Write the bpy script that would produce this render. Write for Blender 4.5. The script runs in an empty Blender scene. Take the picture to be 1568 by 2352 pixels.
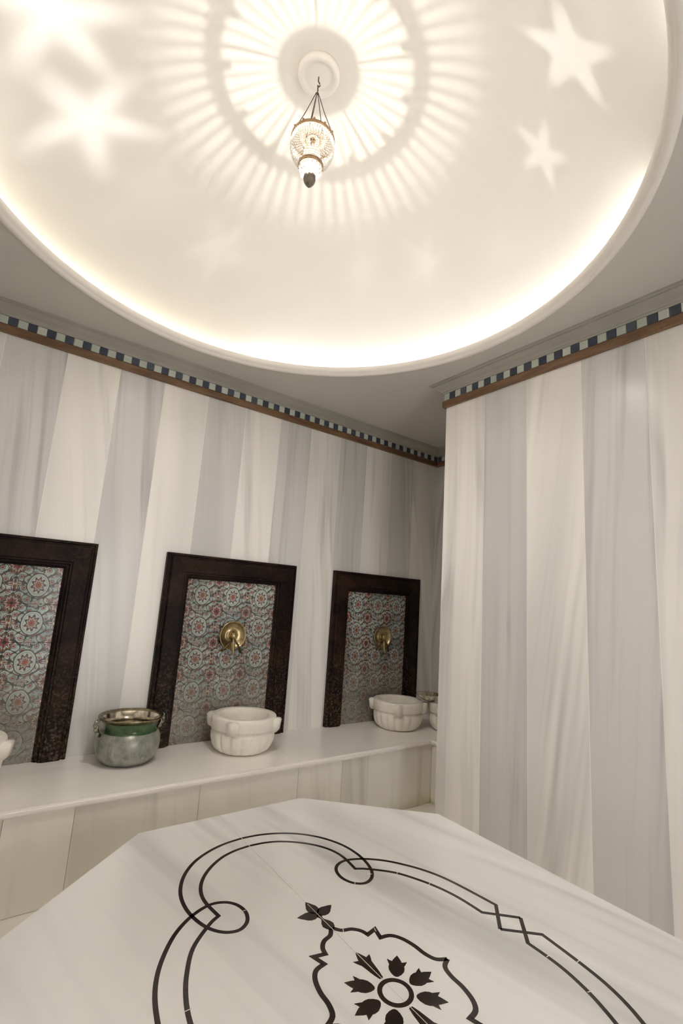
import bpy, bmesh, math, random
from mathutils import Vector, Matrix, Euler
random.seed(7)
PI = math.pi
scene = bpy.context.scene
COL = scene.collection

# ------------------------------------------------------------------ camera
CAM_Z = 1.3888
YAW, PITCH, ROLL, FPX = 0.630775, 0.179483, 0.0675385, 1106.32
fwd = Vector((math.sin(YAW)*math.cos(PITCH), math.cos(YAW)*math.cos(PITCH), math.sin(PITCH)))
rgt = Vector((math.cos(YAW), -math.sin(YAW), 0.0))
upv = rgt.cross(fwd)
r2 = rgt*math.cos(ROLL) + upv*math.sin(ROLL)
u2 = -rgt*math.sin(ROLL) + upv*math.cos(ROLL)
cam_data = bpy.data.cameras.new('camera')
cam = bpy.data.objects.new('camera', cam_data)
COL.objects.link(cam)
cam.matrix_world = Matrix(((r2.x, u2.x, -fwd.x, 0), (r2.y, u2.y, -fwd.y, 0), (r2.z, u2.z, -fwd.z, CAM_Z), (0, 0, 0, 1)))
cam_data.sensor_fit = 'HORIZONTAL'
cam_data.sensor_width = 36.0
cam_data.lens = 36.0*FPX/1568.0
cam_data.clip_start = 0.02
scene.camera = cam

# ------------------------------------------------------------------ world, view
world = bpy.data.worlds.new('world')
scene.world = world
world.use_nodes = True
world.node_tree.nodes['Background'].inputs[0].default_value = (1.0, 0.95, 0.88, 1)
world.node_tree.nodes['Background'].inputs[1].default_value = 0.02
vs = scene.view_settings
vs.view_transform = 'Standard'
vs.look = 'None'
vs.gamma = 1.0
vs.use_curve_mapping = False
vs.exposure = 1.0
scene.cycles.use_denoising = True
scene.cycles.max_bounces = 9
scene.cycles.diffuse_bounces = 9
scene.cycles.glossy_bounces = 3
scene.cycles.use_adaptive_sampling = True
scene.cycles.adaptive_threshold = 0.04
scene.cycles.use_light_tree = False
scene.cycles.caustics_reflective = False
scene.cycles.caustics_refractive = False
scene.cycles.sample_clamp_indirect = 6.0

# light levels: cove strip and lantern bulb, then added star, doorway and downward lamps
COVE_BRIGHT = 25.0
COVE_DIM = 8.0
BULB_W = 4.0
STAR_W = 1.0
DOOR_FILL_W = 26.0
DOWN_FILL_W = 110.0
# added fill light in an unseen doorway behind the camera, brightens the room
dl = bpy.data.lights.new('added_door_fill', 'AREA'); dl.shape = 'RECTANGLE'; dl.size = 1.5; dl.size_y = 1.9
dl.energy = DOOR_FILL_W; dl.color = (1.0, 0.985, 0.96)
dlo = bpy.data.objects.new('added_door_fill', dl); COL.objects.link(dlo)
dlo.location = (1.20, -1.95, 1.0); dlo.rotation_euler = (math.pi/2, 0, 0)

# ------------------------------------------------------------------ dimensions
CEIL = 2.909
YB = 3.2            # back wall
XL = -0.6           # left wall
XR = 2.41           # face of the marble block on the right
YC = 2.15           # its far corner
XF = 3.478          # end wall of the recess
YF = -1.0           # wall behind the camera
ZB = 0.4224         # bench top
DX, DY = 0.866, 1.584   # dome axis
R_LIP, R_DOME = 1.318, 1.37
APEX = 3.72

# ------------------------------------------------------------------ node helpers
class V:
    """a float socket with operators that make math nodes"""
    def __init__(s, nt, sock): s.nt, s.s = nt, sock
    def op(s, kind, *others):
        n = s.nt.nodes.new('ShaderNodeMath'); n.operation = kind
        s.nt.links.new(s.s, n.inputs[0])
        for i, o in enumerate(others):
            if isinstance(o, V): s.nt.links.new(o.s, n.inputs[i+1])
            else: n.inputs[i+1].default_value = o
        return V(s.nt, n.outputs[0])
    def __add__(s, o): return s.op('ADD', o)
    def __radd__(s, o): return s.op('ADD', o)
    def __sub__(s, o): return s.op('SUBTRACT', o)
    def __rsub__(s, o): return (s*-1.0) + o
    def __mul__(s, o): return s.op('MULTIPLY', o)
    def __rmul__(s, o): return s.op('MULTIPLY', o)
    def __truediv__(s, o): return s.op('DIVIDE', o)
    def sin(s): return s.op('SINE')
    def cos(s): return s.op('COSINE')
    def abs(s): return s.op('ABSOLUTE')
    def sqrt(s): return s.op('SQRT')
    def atan2(s, o): return s.op('ARCTAN2', o)
    def lt(s, o): return s.op('LESS_THAN', o)
    def gt(s, o): return s.op('GREATER_THAN', o)
    def mn(s, o): return s.op('MINIMUM', o)
    def mx(s, o): return s.op('MAXIMUM', o)
    def frac(s): return s.op('FRACT')
    def ramp(s, a, b, lo=0.0, hi=1.0):
        n = s.nt.nodes.new('ShaderNodeMapRange'); n.clamp = True; n.interpolation_type = 'SMOOTHSTEP'
        s.nt.links.new(s.s, n.inputs[0])
        for i, v in enumerate((a, b, lo, hi)): n.inputs[i+1].default_value = v
        return V(s.nt, n.outputs[0])

def mixc(nt, f, a, b):
    n = nt.nodes.new('ShaderNodeMix'); n.data_type = 'RGBA'
    if isinstance(f, V): nt.links.new(f.s, n.inputs[0])
    else: n.inputs[0].default_value = f
    for i, c in ((6, a), (7, b)):
        if isinstance(c, (tuple, list)): n.inputs[i].default_value = tuple(c[:3])+(1,)
        else: nt.links.new(c, n.inputs[i])
    return n.outputs[2]

def new_mat(name, rough=0.5, metal=0.0, color=(0.8, 0.8, 0.8), spec=0.5):
    m = bpy.data.materials.new(name); m.use_nodes = True
    b = m.node_tree.nodes['Principled BSDF']
    b.inputs['Base Color'].default_value = tuple(color)+(1,)
    b.inputs['Roughness'].default_value = rough
    b.inputs['Metallic'].default_value = metal
    b.inputs['Specular IOR Level'].default_value = spec
    return m, m.node_tree, b

def coords(nt, kind='Object'):
    tc = nt.nodes.new('ShaderNodeTexCoord')
    sp = nt.nodes.new('ShaderNodeSeparateXYZ')
    nt.links.new(tc.outputs[kind], sp.inputs[0])
    return [V(nt, sp.outputs[i]) for i in range(3)], tc.outputs[kind]

def world_pos(nt):
    g = nt.nodes.new('ShaderNodeNewGeometry'); sp = nt.nodes.new('ShaderNodeSeparateXYZ')
    nt.links.new(g.outputs['Position'], sp.inputs[0])
    return [V(nt, sp.outputs[i]) for i in range(3)]

def noise(nt, x, y, z, scale=1.0, detail=4.0, rough=0.5, dist=0.0):
    c = nt.nodes.new('ShaderNodeCombineXYZ')
    for i, v in enumerate((x, y, z)):
        if isinstance(v, V): nt.links.new(v.s, c.inputs[i])
        else: c.inputs[i].default_value = v
    n = nt.nodes.new('ShaderNodeTexNoise')
    nt.links.new(c.outputs[0], n.inputs['Vector'])
    n.inputs['Scale'].default_value = scale; n.inputs['Detail'].default_value = detail
    n.inputs['Roughness'].default_value = rough; n.inputs['Distortion'].default_value = dist
    return V(nt, n.outputs[0])

def obj_random(nt):
    return V(nt, nt.nodes.new('ShaderNodeObjectInfo').outputs['Random'])

def setc(nt, b, sock): nt.links.new(sock, b.inputs['Base Color'])

def bump(nt, b, h, strength=0.1, dist=0.01):
    n = nt.nodes.new('ShaderNodeBump'); n.inputs['Strength'].default_value = strength; n.inputs['Distance'].default_value = dist
    nt.links.new(h.s, n.inputs['Height']); nt.links.new(n.outputs[0], b.inputs['Normal'])

# ------------------------------------------------------------------ materials
def marble(name, light, dark, amount, axis='Z', tilt=0.0, rough=0.24, fine=9.0, use_random=True, seed=0.0):
    """polished streaked marble; streaks run along the axis"""
    m, nt, b = new_mat(name, rough, color=light)
    x, y, z = world_pos(nt)
    rnd = obj_random(nt)*37.0 if use_random else x*0.0 + seed
    if axis == 'Z': a, c, l = x, y, z
    elif axis == 'Y': a, c, l = x, z, y
    else: a, c, l = y, z, x
    warp = noise(nt, a*1.3 + rnd, c*1.3, l*0.8, 1.0, 1.0)
    sl = rnd.sin()*0.5 + 0.6 if use_random else x*0.0 + 1.0
    q = a + c + l*tilt*sl + warp*0.08
    n1 = noise(nt, q*fine, rnd, l*0.32, 1.0, 3.0, 0.6)
    n2 = noise(nt, q*fine*0.35, rnd + 5.0, l*0.25, 1.0, 2.0, 0.5)
    n3 = noise(nt, q*fine*4.0, rnd + 9.0, l*0.6, 1.0, 1.0, 0.6)
    vein = n1.ramp(0.50, 0.74)*0.7 + n2.ramp(0.42, 0.72)*0.55 + n3.ramp(0.5, 0.8)*0.16
    col = mixc(nt, vein*amount, light, dark)
    sharp = (1.0 - ((n2 - 0.5).abs()*26.0).mn(1.0))*n1.ramp(0.45, 0.7)
    col = mixc(nt, sharp*0.35*amount, col, tuple(v*0.62 for v in dark))
    setc(nt, b, col)
    return m

M = {}
M['marble_light'] = marble('marble_light', (0.92, 0.895, 0.86), (0.60, 0.59, 0.58), 0.90, tilt=0.14, fine=7.0)
M['marble_grey'] = marble('marble_grey', (0.71, 0.70, 0.695), (0.46, 0.455, 0.46), 0.95, tilt=0.12, fine=10.0)
M['marble_bench'] = marble('marble_bench', (0.90, 0.87, 0.83), (0.74, 0.71, 0.66), 0.6, axis='X', tilt=0.06, fine=5.0, rough=0.25)
M['marble_riser'] = marble('marble_riser', (0.86, 0.83, 0.765), (0.58, 0.55, 0.48), 0.85, tilt=0.10, fine=5.0, rough=0.3)
def stain_riser():
    m = M['marble_riser']; nt = m.node_tree; b = nt.nodes['Principled BSDF']
    src = b.inputs['Base Color'].links[0].from_socket
    x, y, z = world_pos(nt)
    n = noise(nt, x, y, z, 7.0, 4.0, 0.6)
    f = (0.10 - z + (n - 0.5)*0.22).ramp(0.0, 0.12)*x.ramp(2.2, 2.7)*0.55
    setc(nt, b, mixc(nt, f, src, (0.36, 0.34, 0.10)))
stain_riser()
M['marble_floor'] = marble('marble_floor', (0.80, 0.76, 0.70), (0.64, 0.60, 0.54), 0.6, axis='X', fine=3.0, rough=0.25)
M['marble_platform'] = marble('marble_platform', (0.93, 0.92, 0.905), (0.56, 0.555, 0.56), 0.85, axis='Y', tilt=0.18, fine=4.2, rough=0.16, use_random=False, seed=3.3)

def carved_marble():
    m, nt, b = new_mat('carved_marble', 0.45)
    x, y, z = world_pos(nt)
    n = noise(nt, x, y, z, 9.0, 5.0, 0.6)
    n2 = noise(nt, x, y, z, 60.0, 3.0, 0.6)
    c = mixc(nt, n.ramp(0.4, 0.72)*0.55, (0.90, 0.86, 0.79), (0.70, 0.66, 0.57))
    c = mixc(nt, n2.ramp(0.55, 0.8)*0.25, c, (0.58, 0.53, 0.42))
    setc(nt, b, c); bump(nt, b, n2, 0.12, 0.004)
    return m
M['carved'] = carved_marble()

M['grout'] = new_mat('grout', 0.8, color=(0.90, 0.87, 0.82))[0]
M['black_inlay'] = None
def inlay():
    m, nt, b = new_mat('black_inlay', 0.16)
    x, y, z = world_pos(nt)
    n = noise(nt, x, y, z, 30.0, 3.0)
    setc(nt, b, mixc(nt, n.ramp(0.35, 0.75), (0.016, 0.010, 0.008), (0.045, 0.024, 0.018)))
    return m
M['black_inlay'] = inlay()
M['gap'] = new_mat('inlay_joint', 0.6, color=(0.75, 0.72, 0.67))[0]

def plaster(name, c1, c2, rough):
    m, nt, b = new_mat(name, rough)
    x, y, z = world_pos(nt)
    n = noise(nt, x, y, z, 2.2, 4.0)
    setc(nt, b, mixc(nt, n.ramp(0.3, 0.7), c1, c2))
    bump(nt, b, noise(nt, x, y, z, 14.0, 3.0), 0.04, 0.01)
    return m
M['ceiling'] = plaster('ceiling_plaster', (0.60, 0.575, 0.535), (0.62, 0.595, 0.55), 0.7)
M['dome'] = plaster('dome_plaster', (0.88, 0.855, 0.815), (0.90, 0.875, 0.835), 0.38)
M['rim'] = plaster('rim_plaster', (0.90, 0.865, 0.82), (0.92, 0.885, 0.84), 0.45)
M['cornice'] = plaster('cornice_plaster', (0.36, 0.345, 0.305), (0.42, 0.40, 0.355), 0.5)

def brown_stone():
    m, nt, b = new_mat('brown_stone_band', 0.35)
    x, y, z = world_pos(nt)
    n = noise(nt, x*4.0, y*4.0, z*30.0, 1.0, 5.0, 0.6)
    n2 = noise(nt, x, y, z, 90.0, 3.0, 0.6)
    c = mixc(nt, n.ramp(0.3, 0.7), (0.12, 0.058, 0.028), (0.22, 0.125, 0.065))
    c = mixc(nt, n2.ramp(0.5, 0.75)*0.5, c, (0.10, 0.05, 0.025))
    setc(nt, b, c)
    return m
M['brown'] = brown_stone()

def glaze(name, c1, c2):
    m, nt, b = new_mat(name, 0.2)
    x, y, z = world_pos(nt)
    n = noise(nt, x, y, z, 40.0, 3.0)
    r = obj_random(nt)
    setc(nt, b, mixc(nt, r, c1, c2))
    return m
M['dark_tile'] = glaze('dark_glazed_tile', (0.045, 0.055, 0.085), (0.085, 0.10, 0.13))
M['white_tile'] = glaze('pale_glazed_tile', (0.46, 0.52, 0.47), (0.60, 0.63, 0.58))

def dark_frame():
    m, nt, b = new_mat('dark_brown_stone', 0.45, spec=0.12)
    x, y, z = world_pos(nt)
    n = noise(nt, x, y, z, 5.0, 5.0, 0.65)
    n2 = noise(nt, x, y, z, 70.0, 4.0, 0.7)
    c = mixc(nt, n.ramp(0.4, 0.75), (0.008, 0.0042, 0.004), (0.034, 0.016, 0.010))
    low = (0.80 - z).ramp(-0.35, 0.40)
    c = mixc(nt, n2.ramp(0.46, 0.72)*(low*0.75 + 0.12), c, (0.16, 0.115, 0.08))
    setc(nt, b, c)
    bump(nt, b, n2, 0.15, 0.003)
    return m
M['frame'] = dark_frame()
M['frame_worn'] = new_mat('worn_brown_edge', 0.4, color=(0.10, 0.065, 0.04))[0]

def floral_tile():
    m, nt, b = new_mat('floral_glazed_tile', 0.18)
    (x, y, z), _ = coords(nt, 'Object')
    px, py, pz = world_pos(nt)
    wob = noise(nt, px, py, pz, 22.0, 3.0)
    u = x/0.2125 + (wob - 0.5)*0.05
    v = z/0.2085 + (noise(nt, px + 7.0, py, pz, 22.0, 3.0) - 0.5)*0.05
    TEAL, PALE, RED, ORANGE = (0.33, 0.44, 0.43), (0.58, 0.61, 0.58), (0.30, 0.050, 0.045), (0.34, 0.13, 0.06)
    DARK, PINK, GREEN = (0.025, 0.035, 0.035), (0.46, 0.34, 0.33), (0.07, 0.13, 0.09)
    col = mixc(nt, noise(nt, px, py, pz, 9.0, 2.0).ramp(0.35, 0.65), TEAL, PALE)
    # scrolling vines
    f1 = (u*PI*4.0 + (v*PI*4.0).sin()*1.1).sin()*(v*PI*4.0 + (u*PI*2.0).cos()*1.2).sin()
    f2 = (u*PI*6.0 + v*PI*2.0).cos()*(v*PI*6.0 - u*PI*2.0).cos()
    f3 = (u*PI*10.0 + (v*PI*6.0).sin()*1.4).sin() + (v*PI*10.0 + (u*PI*6.0).cos()*1.4).sin()
    col = mixc(nt, (f3 - 0.9).abs().lt(0.16), col, GREEN)
    col = mixc(nt, f3.gt(1.72), col, RED)
    col = mixc(nt, f1.abs().lt(0.11), col, DARK)
    col = mixc(nt, (f2 - 0.5).abs().lt(0.10), col, DARK)
    col = mixc(nt, f2.gt(0.80), col, RED)
    def flower(cu, cv, rad, n, amp, c_out, c_mid, c_in, outline=0.024, ring=None, sc=1.0):
        nonlocal col
        du, dv = u - cu, (v - cv)*sc
        r = (du*du + dv*dv).sqrt(); t = dv.atan2(du)
        if ring:
            col = mixc(nt, r.lt(ring + 0.022), col, DARK)
            col = mixc(nt, r.lt(ring), col, PALE)
            col = mixc(nt, ((r - ring*0.84).abs()).lt(0.010), col, TEAL)
        e = (t*float(n)).cos()*amp + rad
        col = mixc(nt, (r - e).lt(outline), col, DARK)
        col = mixc(nt, (r - e).lt(0.0), col, c_out)
        col = mixc(nt, (r - e*0.70).abs().lt(0.018), col, PALE)
        col = mixc(nt, (r - e*0.58).lt(0.0), col, c_mid)
        col = mixc(nt, (t*float(2*n)).cos().gt(0.75)*r.gt(rad*0.35)*(r - e).lt(0.0), col, DARK)
        col = mixc(nt, r.lt(rad*0.25), col, c_in)
    for cu in (-0.5, 0.5):
        flower(cu, 0.0, 0.115, 4, 0.06, RED, ORANGE, PALE)
        for cv in (-0.5, 0.5):
            flower(cu, cv, 0.15, 8, 0.03, ORANGE, RED, DARK, sc=0.75)
    for cv in (-0.5, 0.5):
        flower(0.0, cv, 0.085, 5, 0.04, PINK, PINK, RED)
    flower(0.0, 0.0, 0.125, 9, 0.03, RED, ORANGE, RED, ring=0.235, sc=0.8)
    # limescale on the lower rows
    n = noise(nt, px, py, pz, 26.0, 5.0, 0.65)
    low = (pz*-1.0 + 1.02).ramp(0.0, 0.55)
    col = mixc(nt, (low*(n.ramp(0.25, 0.7)*0.7 + 0.25)).mn(0.85), col, (0.36, 0.34, 0.29))
    # soot/age
    col = mixc(nt, noise(nt, px, py, pz, 3.0, 3.0).ramp(0.3, 0.7, 0.20, 0.50), col, (0.10, 0.075, 0.06))
    setc(nt, b, col)
    return m
M['floral'] = floral_tile()

def brass(name, c1, c2, rough):
    m, nt, b = new_mat(name, rough, 1.0)
    x, y, z = world_pos(nt)
    n = noise(nt, x, y, z, 45.0, 4.0)
    setc(nt, b, mixc(nt, n.ramp(0.35, 0.7), c1, c2))
    return m
M['brass'] = brass('aged_brass', (0.52, 0.42, 0.24), (0.36, 0.28, 0.15), 0.30)
M['dark_brass'] = brass('dark_brass', (0.16, 0.11, 0.06), (0.10, 0.07, 0.04), 0.38)
M['lantern_brass'] = brass('lantern_brass', (0.42, 0.28, 0.16), (0.30, 0.19, 0.11), 0.35)
M['bowl_metal'] = brass('hammered_metal', (0.80, 0.75, 0.64), (0.60, 0.54, 0.42), 0.16)
M['finial'] = brass('dull_bronze', (0.20, 0.17, 0.13), (0.13, 0.11, 0.09), 0.45)

def patina():
    m, nt, b = new_mat('patinated_pot', 0.32, 0.25)
    x, y, z = world_pos(nt)
    n = noise(nt, x, y, z, 18.0, 5.0, 0.65)
    n2 = noise(nt, x*3.0, y*3.0, z*0.8, 16.0, 4.0, 0.6)
    c = mixc(nt, n.ramp(0.35, 0.7), (0.36, 0.36, 0.32), (0.19, 0.22, 0.17))
    c = mixc(nt, n2.ramp(0.5, 0.75)*0.6, c, (0.52, 0.50, 0.46))
    setc(nt, b, c); bump(nt, b, n, 0.2, 0.004)
    return m
M['patina'] = patina()
def green_glaze():
    m, nt, b = new_mat('green_glaze', 0.18)
    x, y, z = world_pos(nt)
    n = noise(nt, x, y, z, 26.0, 4.0)
    setc(nt, b, mixc(nt, n.ramp(0.3, 0.7), (0.028, 0.075, 0.025), (0.075, 0.13, 0.05)))
    return m
M['green'] = green_glaze()
M['pot_rim'] = brass('pot_rim_bronze', (0.30, 0.25, 0.15), (0.17, 0.13, 0.08), 0.3)

def bead_glass():
    m = bpy.data.materials.new('bead_glass'); m.use_nodes = True; nt = m.node_tree
    b = nt.nodes['Principled BSDF']; b.inputs['Base Color'].default_value = (0.92, 0.90, 0.86, 1); b.inputs['Roughness'].default_value = 0.08
    t = nt.nodes.new('ShaderNodeBsdfTransparent'); mx = nt.nodes.new('ShaderNodeMixShader'); mx.inputs[0].default_value = 0.7
    nt.links.new(t.outputs[0], mx.inputs[1]); nt.links.new(b.outputs[0], mx.inputs[2]); nt.links.new(mx.outputs[0], nt.nodes['Material Output'].inputs[0])
    return m
M['bead'] = bead_glass()
def emit(name, col, s):
    m = bpy.data.materials.new(name); m.use_nodes = True; nt = m.node_tree
    nt.nodes.remove(nt.nodes['Principled BSDF'])
    e = nt.nodes.new('ShaderNodeEmission'); e.inputs[0].default_value = tuple(col)+(1,); e.inputs[1].default_value = s
    nt.links.new(e.outputs[0], nt.nodes['Material Output'].inputs[0])
    return m
M['led_bright'] = emit('led_warm_white', (1.0, 0.955, 0.885), COVE_BRIGHT)
M['led_dim'] = emit('led_dim_yellow', (1.0, 0.90, 0.72), COVE_DIM)
M['bulb'] = emit('bulb_glow', (1.0, 0.92, 0.80), 8.0)
def lamp_glass():
    m = bpy.data.materials.new('frosted_lamp_glass'); m.use_nodes = True; nt = m.node_tree
    b = nt.nodes['Principled BSDF']; b.inputs['Base Color'].default_value = (0.92, 0.89, 0.84, 1); b.inputs['Roughness'].default_value = 0.3
    t = nt.nodes.new('ShaderNodeBsdfTranslucent'); t.inputs[0].default_value = (0.95, 0.91, 0.84, 1)
    mx = nt.nodes.new('ShaderNodeMixShader'); mx.inputs[0].default_value = 0.35
    nt.links.new(t.outputs[0], mx.inputs[1]); nt.links.new(b.outputs[0], mx.inputs[2]); nt.links.new(mx.outputs[0], nt.nodes['Material Output'].inputs[0])
    return m
M['lamp_glass'] = lamp_glass()

# ------------------------------------------------------------------ mesh helpers
def link(name, me, mat=None, parent=None, loc=None):
    o = bpy.data.objects.new(name, me); COL.objects.link(o)
    if mat and not me.materials: me.materials.append(mat)
    if parent: o.parent = parent
    if loc: o.location = loc
    return o

def mesh_of(name, bm, smooth=False):
    bmesh.ops.recalc_face_normals(bm, faces=bm.faces)
    me = bpy.data.meshes.new(name); bm.to_mesh(me); bm.free()
    if smooth:
        me.polygons.foreach_set('use_smooth', [True]*len(me.polygons))
    me.update()
    return me

def box_bm(x0, x1, y0, y1, z0, z1, bev=0.0):
    bm = bmesh.new()
    bmesh.ops.create_cube(bm, size=1.0)
    for v in bm.verts:
        v.co = Vector((x0 if v.co.x < 0 else x1, y0 if v.co.y < 0 else y1, z0 if v.co.z < 0 else z1))
    if bev:
        bmesh.ops.bevel(bm, geom=list(bm.edges), offset=bev, segments=1, affect='EDGES')
    return bm

def box(name, x0, x1, y0, y1, z0, z1, mat, parent=None, bev=0.0):
    return link(name, mesh_of(name, box_bm(x0, x1, y0, y1, z0, z1, bev)), mat, parent)

def lathe(name, prof, mat, parent=None, seg=48, loc=None, smooth=True, fn=None, closed=False, arc=None):
    """prof = [(r, z)] turned about z; fn(r, z, angle) -> r"""
    bm = bmesh.new(); rings = []
    a0, a1 = arc if arc else (0.0, 2*PI)
    n = seg + (1 if arc else 0)
    for r, z in prof:
        row = []
        for i in range(n):
            a = a0 + (a1 - a0)*i/seg
            rr = fn(r, z, a) if fn else r
            row.append(bm.verts.new((rr*math.cos(a), rr*math.sin(a), z)))
        rings.append(row)
    pairs = list(zip(rings[:-1], rings[1:]))
    if closed: pairs.append((rings[-1], rings[0]))
    for A, B in pairs:
        for i in range(seg):
            j = (i+1) % n
            bm.faces.new((A[i], A[j], B[j], B[i]))
    bmesh.ops.remove_doubles(bm, verts=bm.verts, dist=1e-6)
    return link(name, mesh_of(name, bm, smooth), mat, parent, loc)

def tube_bm(bm, pts, r, seg=8, cap=True):
    pts = [Vector(p) for p in pts]; rings = []
    rr = r if isinstance(r, (list, tuple)) else [r]*len(pts)
    for i, p in enumerate(pts):
        d = (pts[min(i+1, len(pts)-1)] - pts[max(i-1, 0)]).normalized()
        a = d.cross(Vector((0, 0, 1)))
        if a.length < 1e-3: a = d.cross(Vector((1, 0, 0)))
        a.normalize(); c = d.cross(a)
        rings.append([bm.verts.new(p + a*(rr[i]*math.cos(2*PI*k/seg)) + c*(rr[i]*math.sin(2*PI*k/seg))) for k in range(seg)])
    for A, B in zip(rings[:-1], rings[1:]):
        for k in range(seg): bm.faces.new((A[k], A[(k+1) % seg], B[(k+1) % seg], B[k]))
    if cap:
        bm.faces.new(rings[0][::-1]); bm.faces.new(rings[-1])
    return bm

def tube(name, pts, r, mat, parent=None, seg=8, loc=None):
    return link(name, mesh_of(name, tube_bm(bmesh.new(), pts, r, seg), True), mat, parent, loc)

def sweep(name, prof, path, mat, parent=None):
    """prof [(out, z)] ; path: list of (point(x,y), offset dir(x,y)) mitred ends -> open-ended strip with end caps"""
    bm = bmesh.new(); rings = []
    for (px, py), (ox, oy) in path:
        rings.append([bm.verts.new((px + ox*o, py + oy*o, z)) for o, z in prof])
    n = len(prof)
    for A, B in zip(rings[:-1], rings[1:]):
        for i in range(n):
            j = (i+1) % n
            bm.faces.new((A[i], A[j], B[j], B[i]))
    bm.faces.new(rings[0]); bm.faces.new(rings[-1][::-1])
    return link(name, mesh_of(name, bm), mat, parent)

def tag(o, label=None, cat=None, group=None, kind=None):
    if label: o['label'] = label
    if cat: o['category'] = cat
    if group: o['group'] = group
    if kind: o['kind'] = kind
    return o

def empty(name, loc=(0, 0, 0), rz=0.0):
    o = bpy.data.objects.new(name, None); COL.objects.link(o); o.location = loc; o.rotation_euler = (0, 0, rz)
    o.empty_display_size = 0.1
    return o

def dup(o, parent=None, loc=None):
    c = o.copy(); COL.objects.link(c); c.parent = parent
    if loc is not None: c.location = loc
    for ch in list(o.children): dup(ch, c)
    return c

# ================================================================== SETTING
T = 0.02   # marble facing thickness
G = 0.0016  # half joint

def floor_():
    f = tag(box('floor', XL, XF, YF, YB, -0.10, -0.004, M['grout']), kind='structure')
    s = 0.6
    xs = [XL + i*s for i in range(8)]; ys = [YF + i*s for i in range(8)]
    for i in range(7):
        for j in range(7):
            x0, x1 = xs[i], min(xs[i+1], XF); y0, y1 = ys[j], min(ys[j+1], YB)
            if x0 >= XF - 0.01 or x0 > XR - 0.05 and y1 < YC: continue
            box('floor_slab', x0+G, x1-G, y0+G, y1-G, -0.004, 0.0, M['marble_floor'], f)
floor_()

def wall_y(name, y, facing, xs, first_light, z0, z1, thick=0.12):
    """wall on a plane y = const, facing -1 (towards the camera) or +1; panels with joints at xs"""
    back = y - facing*T*0.15
    a, b_ = sorted((y - facing*0.0008, y - facing*(T + thick)))
    w = tag(box(name, xs[0], xs[-1], a, b_, 0.0, CEIL, M['grout']), kind='structure')
    for i in range(len(xs)-1):
        lt = (i % 2 == 0) == first_light
        ya, yb = sorted((y, y - facing*T))
        box('marble_panel', xs[i]+G, xs[i+1]-G, ya, yb, z0, z1, M['marble_light' if lt else 'marble_grey'], w, 0.0005)
    return w

def wall_x(name, x, facing, ys, first_light, z0, z1, thick=0.12, y0b=None, y1b=None):
    a, b_ = sorted((x - facing*0.0008, x - facing*(T + thick)))
    w = tag(box(name, a, b_, ys[0] if y0b is None else y0b, ys[-1] if y1b is None else y1b, 0.0, CEIL, M['grout']), kind='structure')
    for i in range(len(ys)-1):
        lt = (i % 2 == 0) == first_light
        xa, xb = sorted((x, x - facing*T))
        box('marble_panel', xa, xb, ys[i]+G, ys[i+1]-G, z0, z1, M['marble_light' if lt else 'marble_grey'], w, 0.0005)
    return w

XS = [XL, -0.39, -0.091, 0.220, 0.5187, 0.80, 1.105, 1.400, 1.695, 1.985, 2.278, 2.575, 2.869, 3.155, XF]
wall_y('wall_back', YB, -1, XS, False, 0.0, 2.75)
YS = [YF] + [0.894 - 0.305*k for k in range(5, 0, -1)] + [0.894, 1.2097, 1.532, 1.829, YC]
wr = wall_x('wall_right', XR, -1, YS, False, 0.0, 2.75, thick=XF - XR - T, y1b=YC - 0.0008)
for i, (xa, xb) in enumerate(((XR + T, 2.71), (2.71, 3.01), (3.01, 3.31), (3.31, XF))):
    box('marble_panel', xa+G, xb-G, YC - T, YC, 0.0, 2.75, M['marble_grey' if i % 2 == 0 else 'marble_light'], wr, 0.0005)
wall_x('wall_recess', XF, -1, [YC, 2.45, 2.75, 3.05, YB], True, 0.0, 2.75, y1b=YB + 0.14)
wall_x('wall_left', XL, 1, [YF + 0.3*i for i in range(15)], False, 0.0, 2.75, y1b=YB + 0.14)
def wall_front():
    """wall behind the camera, with an added, unseen doorway that lets the fill light in"""
    x0, x1, zt = 0.85, 1.75, 2.05
    w = tag(empty('wall_front'), kind='structure')
    for a, b_, za, zb in ((XL, x0, 0.0, CEIL), (x1, XR, 0.0, CEIL), (x0, x1, zt, CEIL)):
        box('masonry', a, b_, YF - 0.14, YF - 0.0008, za, zb, M['grout'], w)
    for a, b_ in ((XL, -0.3), (-0.3, 0.0), (0.0, 0.3), (0.3, 0.6), (0.6, x0), (x1, 2.05), (2.05, XR)):
        box('marble_panel', a + G, b_ - G, YF - T, YF, 0.0, 2.75, M['marble_light'], w, 0.0005)
    box('marble_panel', x0 + G, x1 - G, YF - T, YF, zt, 2.75, M['marble_light'], w, 0.0005)
    box('threshold', x0, x1, YF - 1.4, YF, -0.02, 0.0, M['marble_floor'], w)
wall_front()

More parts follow.
